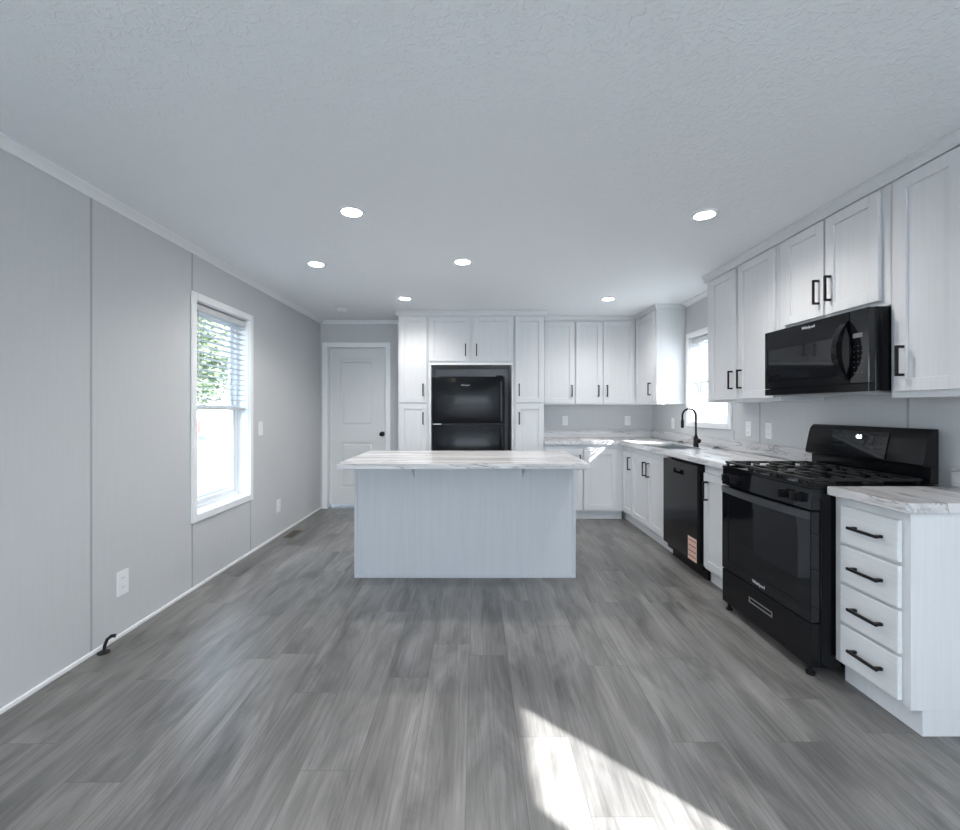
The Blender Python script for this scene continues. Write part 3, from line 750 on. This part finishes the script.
# grates: three sections of cast bars over five burners
for gi, gx in enumerate((0.014, 0.258, 0.502)):
    m_ = MB(); gw = 0.241; b = 0.0055; z0, z1 = 0.932, 0.946
    y0, y1 = -0.034, 0.500
    for x in (gx + b, gx + gw - b): m_.box(x - b, x + b, y0, y1, z0, z1, 0.002)
    for y in (y0 + b, (y0 + y1) / 2, y1 - b): m_.box(gx + b, gx + gw - b, y - b, y + b, z0, z1, 0.002)
    for y in (y0 + 0.085, y0 + 0.165, y1 - 0.165, y1 - 0.085):
        m_.box(gx + b, gx + gw * 0.36, y - 0.004, y + 0.004, z0, z1, 0.002); m_.box(gx + gw * 0.64, gx + gw - b, y - 0.004, y + 0.004, z0, z1, 0.002)
    m_.box(gx + gw / 2 - 0.004, gx + gw / 2 + 0.004, y0, y0 + 0.09, z0, z1, 0.002); m_.box(gx + gw / 2 - 0.004, gx + gw / 2 + 0.004, y1 - 0.09, y1, z0, z1, 0.002)
    m_.box(gx + gw / 2 - 0.004, gx + gw / 2 + 0.004, 0.17, 0.33, z0, z1, 0.002)
    for x in (gx + 0.012, gx + gw - 0.012):
        for y in (y0 + 0.012, y1 - 0.012): m_.box(x - 0.006, x + 0.006, y - 0.006, y + 0.006, 0.9065, z0)
    m_.build('grate', 'iron', root)
for (bx, by, br_) in ((0.145, 0.12, 0.040), (0.145, 0.375, 0.034), (0.379, 0.25, 0.046), (0.613, 0.12, 0.044), (0.613, 0.375, 0.030)):
    o = MB().lathe([(0, 0.9062), (br_ + 0.012, 0.9062), (br_ + 0.010, 0.912), (br_, 0.914), (br_, 0.922), (br_ - 0.006, 0.926), (0, 0.926)], (bx, by, 0), 24).build('burner', 'iron', root, smooth=True)

# ------------------------------------------------------------------ microwave
root = thing('microwave', 'black over-the-range microwave with a bowed handle, mounted above the range', 'microwave', (1.97, 2.851, 1.362), RW)
MW, MH = 0.757, 0.408
MB().box(0.001, MW, -0.068, 0.290, 0.006, MH, 0.002).build('body', 'black', root)
md = MB()
md.slab([0.002, 0.030, 0.570, 0.648], [0.045, 0.085, 0.290, MH - 0.002], lambda u, v: not (0.030 < u < 0.570 and 0.085 < v < 0.290), -0.100, -0.069, 'y', bev=0.002)
mdo = md.build('door', 'black', root)
MB().box(0.029, 0.571, -0.097, -0.072, 0.084, 0.291).build('door_window', 'blackglass', mdo)
# bowed handle: wide lens shaped band
m_ = MB(); n = 18; outer = []; inner = []
for i in range(n + 1):
    u = i / n; z = 0.062 + u * 0.300; o_ = math.sin(math.pi * u) ** 0.75
    outer.append((-0.100 - 0.066 * o_, z)); inner.append((-0.101 - 0.036 * max(0, math.sin(math.pi * u)) ** 0.9 + 0.0 , z))
poly = outer + [(a if a < -0.1015 else -0.0995, z) for a, z in inner[::-1][1:-1]]
m_.prism(poly, 0.612, 0.646, 'x', 0.0)
m_.build('handle', 'black', mdo, smooth=False)
MB().box(0.650, MW, -0.100, -0.069, 0.045, MH - 0.002, 0.002).build('control_panel', 'blackglass', root)
m_ = MB().box(0.668, 0.722, -0.1006, -0.1001, 0.268, 0.290); m_.build('display_window', 'greylabel', root)
for i in range(3):
    for j in range(6): MB().box(0.672 + i * 0.022, 0.680 + i * 0.022, -0.1006, -0.1001, 0.095 + j * 0.026, 0.100 + j * 0.026).build('button', 'greyprint', root)
MB().box(0.002, MW - 0.001, -0.100, -0.069, 0.004, 0.043, 0.002).build('lower_trim', 'black', root)
MB().box(0.02, MW - 0.02, -0.06, 0.27, -0.004, 0.0055).build('vent_panel', 'steel', root)
text_mb('Whirlpool', 0.023, (0.375, -0.1008, 0.378)).build('logo', 'logo', mdo)

# ------------------------------------------------------------------ sink and faucet
root = thing('kitchen_sink', 'stainless steel drop-in sink in the worktop under the right window', 'sink', ((SX0 + SX1) / 2, (SY0 + SY1) / 2, 0.915))
hx, hy = (SX1 - SX0) / 2, (SY1 - SY0) / 2
t = MB()
t.slab([-hx - 0.022, -hx + 0.006, hx - 0.006, hx + 0.022], [-hy - 0.022, -hy + 0.006, -0.012, 0.012, hy - 0.006, hy + 0.022],
       lambda u, v: not (abs(u) < hx - 0.006 and (0.012 < abs(v) < hy - 0.006)), 0.0005, 0.0045, 'z')
t.build('rim', 'steel', root)
for s in (-1, 1):
    ya, yb = (0.014, hy - 0.008) if s > 0 else (-hy + 0.008, -0.014)
    m_ = MB(); q = 0.0015; x0, x1 = -hx + 0.008, hx - 0.008
    m_.box(x0, x1, ya, yb, -0.180, -0.178).box(x0, x0 + q, ya, yb, -0.178, 0.0004).box(x1 - q, x1, ya, yb, -0.178, 0.0004)
    m_.box(x0 + q, x1 - q, ya, ya + q, -0.178, 0.0004).box(x0 + q, x1 - q, yb - q, yb, -0.178, 0.0004)
    m_.build('bowl', 'steel', root)
root = thing('faucet', 'tall matte black gooseneck faucet behind the sink', 'faucet', (2.117, 4.235, 0.916))
MB().lathe([(0.0, 0), (0.027, 0), (0.027, 0.006), (0.023, 0.012), (0.023, 0.085), (0.014, 0.105), (0.0115, 0.118), (0, 0.118)], n=24).build('base', 'blackmatte', root, smooth=True)
pts = [(0, 0, 0.10), (0, 0, 0.30)]
for i in range(1, 15):
    a = math.pi * i / 14; pts.append((-0.065 + 0.065 * math.cos(a), 0.0, 0.30 + 0.065 * math.sin(a)))
pts.append((-0.130, 0, 0.25))
MB().tube(pts, 0.0095, 14).build('spout', 'blackmatte', root, smooth=True)
MB().tube([(-0.130, 0, 0.262), (-0.130, 0, 0.25), (-0.130, 0, 0.19), (-0.130, 0, 0.182)], [0.011, 0.0145, 0.0145, 0.011], 16).build('spray_head', 'blackmatte', root, smooth=True)
MB().cyl((0, -0.032, 0.060), 0.013, 0.03, 'y', 16).cyl((0.0, -0.052, 0.060), 0.021, 0.018, 'y', 20, bev=0.003).build('lever_handle', 'blackmatte', root, smooth=True)
for (x, y, lb) in ((2.195, 4.02, 'small round strainer with a dark top on the worktop, near side of the faucet'),
                   (2.195, 4.72, 'small round strainer with a dark top on the worktop, far side of the faucet')):
    r_ = thing('sink_strainer', lb, 'strainer', (x, y, 0.9155), group='sink strainers')
    MB().lathe([(0, 0), (0.030, 0), (0.040, 0.010), (0.041, 0.013), (0, 0.013)], n=24).build('cup', 'steel', r_, smooth=True)
    MB().cyl((0, 0, 0.0165), 0.024, 0.006, n=20).build('stopper', 'blackmatte', r_)

# ------------------------------------------------------------------ outlets and switches
def plate(X, Y, Z, face, label, name='wall_outlet', kind='outlet', w_=0.076, h_=0.122, grp=None):
    rz = {'L': R(90), 'R': RW, 'B': 0}[face]
    r_ = thing(name, label, kind, (X, Y, Z), rz, group=grp)
    if face == 'L': r_.rotation_euler.z = R(90)
    MB().box(-w_ / 2, w_ / 2, -0.006, -0.0003, -h_ / 2, h_ / 2, 0.002).build('cover_plate', 'plastic', r_)
    if kind == 'outlet':
        for s in (-1, 1):
            f_ = MB().box(-0.017, 0.017, -0.0085, -0.0062, s * 0.026 - 0.0145, s * 0.026 + 0.0145, 0.001).build('socket', 'plastic', r_)
            MB().box(-0.0085, -0.0065, -0.0090, -0.0086, s * 0.026 - 0.004, s * 0.026 + 0.006).box(0.0055, 0.0075, -0.0090, -0.0086, s * 0.026 - 0.003, s * 0.026 + 0.005).build('slots', 'slot', f_)
    else:
        MB().box(-0.016, 0.016, -0.0095, -0.0062, -0.033, 0.033, 0.002).build('rocker', 'plastic', r_)
plate(XL, 2.486, 0.300, 'L', 'white outlet low on the left wall, before the window', h_=0.14, w_=0.085)
plate(XL, 4.45, 0.304, 'L', 'white outlet low on the left wall, beyond the window', w_=0.085, h_=0.13)
plate(XL, 4.08, 1.10, 'L', 'white light switch on the left wall beside the window', 'light_switch', 'switch', w_=0.08, h_=0.128)
plate(1.145, YB, 1.13, 'B', 'white outlet above the back worktop, beside the right pantry', 'wall_outlet', w_=0.07)
plate(1.95, YB, 1.13, 'B', 'white outlet above the back worktop, near the corner')
plate(XR, 5.05, 1.115, 'R', 'white switch under the corner wall cabinet, left of the sink window', 'light_switch', 'switch')
plate(XR, 3.65, 1.113, 'R', 'white outlet right of the sink window, next to the window casing')
bpy.data.objects[-1] if False else None
plate(XR, 3.40, 1.110, 'R', 'white outlet right of the sink window, nearer the range')

# ------------------------------------------------------------------ floor bits
root = thing('pipe_stub', 'small black bent pipe stub standing on the floor at the left wall', 'pipe stub', (-1.955, 2.31, 0.0), 0)
MB().cyl((0, 0, 0.002), 0.028, 0.004, n=24).build('base_plate', 'blackmatte', root)
MB().tube([(0, 0, 0.003), (-0.002, 0.01, 0.035), (0.002, 0.02, 0.060), (0.016, 0.03, 0.073), (0.034, 0.034, 0.073)], [0.008, 0.008, 0.008, 0.0085, 0.010], 12).build('stub', 'blackmatte', root, smooth=True)
root = thing('floor_register', 'flat brown floor register beside the left wall', 'floor vent', (-1.87, 4.50, 0.0))
m_ = MB(); m_.box(-0.055, 0.055, -0.14, 0.14, 0, 0.004, 0.001); m_.build('plate', 'register', root)
m_ = MB()
for i in range(14): m_.box(-0.040, 0.040, -0.125 + i * 0.018, -0.117 + i * 0.018, 0.0041, 0.0049)
m_.build('louvres', 'cavity', root)

# ------------------------------------------------------------------ outdoors
GZ = -0.55
struct('ground', MB().box(-60, 60, -60, 80, GZ - 0.1, GZ), nmat('pale_gravel', (0.10, 0.105, 0.11), 0.95), 'pale gravel yard outside')
struct('bounce_slab', MB().box(-7, 10.5, -17, YR - WT - 0.05, GZ, GZ + 0.06).box(XR + WT + 0.05, 10.5, YR - WT - 0.05, 17, GZ, GZ + 0.06), nmat('pale_sun_bounce', (0.62, 0.63, 0.63), 0.9), 'added pale slab outside, bouncing sun up to the ceiling')  # added reflector on the right and rear sides, throws sun up to the ceiling
leafm = nmat('green_leaves', (0.13, 0.18, 0.10), 0.6); barkm = nmat('bark', (0.16, 0.12, 0.09), 0.9)
def tree(x, y, h, r, label, n=6000):
    root = thing('tree', label, 'tree', (x, y, GZ), group='trees outside')
    m_ = MB(); m_.tube([(0, 0, 0), (0.05, 0.02, h * 0.3), (0.0, 0.0, h * 0.75)], [0.18, 0.13, 0.05], 8)
    for k in range(7):
        a = k * 2.4; m_.tube([(0, 0, h * (0.35 + 0.05 * k)), (r * 0.6 * math.cos(a), r * 0.6 * math.sin(a), h * (0.5 + 0.06 * k))], [0.06, 0.02], 6)
    m_.build('trunk', barkm, root)
    bm = bmesh.new()
    for i in range(n):
        a = random.uniform(0, 6.283); u = random.uniform(-1, 1); q = random.random() ** 0.4
        rr = math.sqrt(1 - u * u) * q
        p = Vector((rr * math.cos(a) * r, rr * math.sin(a) * r, h * 0.62 + u * q * h * 0.42))
        s = random.uniform(0.09, 0.2)
        rot = Matrix.Rotation(random.uniform(0, 6.28), 3, 'Z') @ Matrix.Rotation(random.uniform(0, 3.14), 3, 'X')
        vs_ = [bm.verts.new(p + rot @ Vector(c) * s) for c in ((-1, 0, 0), (0, -0.5, 0.1), (1, 0, 0), (0, 0.5, 0.1))]
        bm.faces.new(vs_)
    q = MB(); q.bm = bm; q.build('foliage', leafm, root)
tree(-12.5, 16.5, 6.5, 3.0, 'leafy green tree seen through the tall left window, nearest the glass edge')
tree(-15.5, 22.5, 7.5, 3.4, 'leafy green tree standing farther off through the tall left window')
r_ = thing('utility_box', 'small red utility box on a post outside the left window', 'utility box', (-9.8, 15.4, GZ))
MB().box(-0.11, 0.11, -0.10, 0.10, 1.02, 1.38, 0.01).build('box', nmat('red_paint', (0.65, 0.07, 0.06), 0.5), r_)
MB().box(-0.04, 0.04, -0.04, 0.04, 0, 1.02).build('post', barkm, r_)
def house(x0, x1, y0, y1, h, col, label):
    r_ = thing('neighbour_house', label, 'house', ((x0 + x1) / 2, (y0 + y1) / 2, GZ))
    a, b = (x1 - x0) / 2, (y1 - y0) / 2
    m_ = MB(); n = int(h / 0.18)
    for i in range(n): m_.box(-a - 0.01 * 0, a, -b, b, i * h / n, (i + 1) * h / n - 0.012); 
    m_.box(-a + 0.02, a - 0.02, -b + 0.02, b - 0.02, 0, h)
    m_.build('siding', nmat('house_siding', col, 0.7), r_)
    m_ = MB().prism([(-a - 0.3, h), (a + 0.3, h), (0, h + 1.0)], -b - 0.3, b + 0.3, 'y'); m_.build('roof', nmat('house_roof', (0.2, 0.2, 0.21), 0.9), r_)
house(11, 16, -4, 18, 2.9, (0.55, 0.62, 0.66), 'pale blue-grey sided house across the yard outside the sink window')
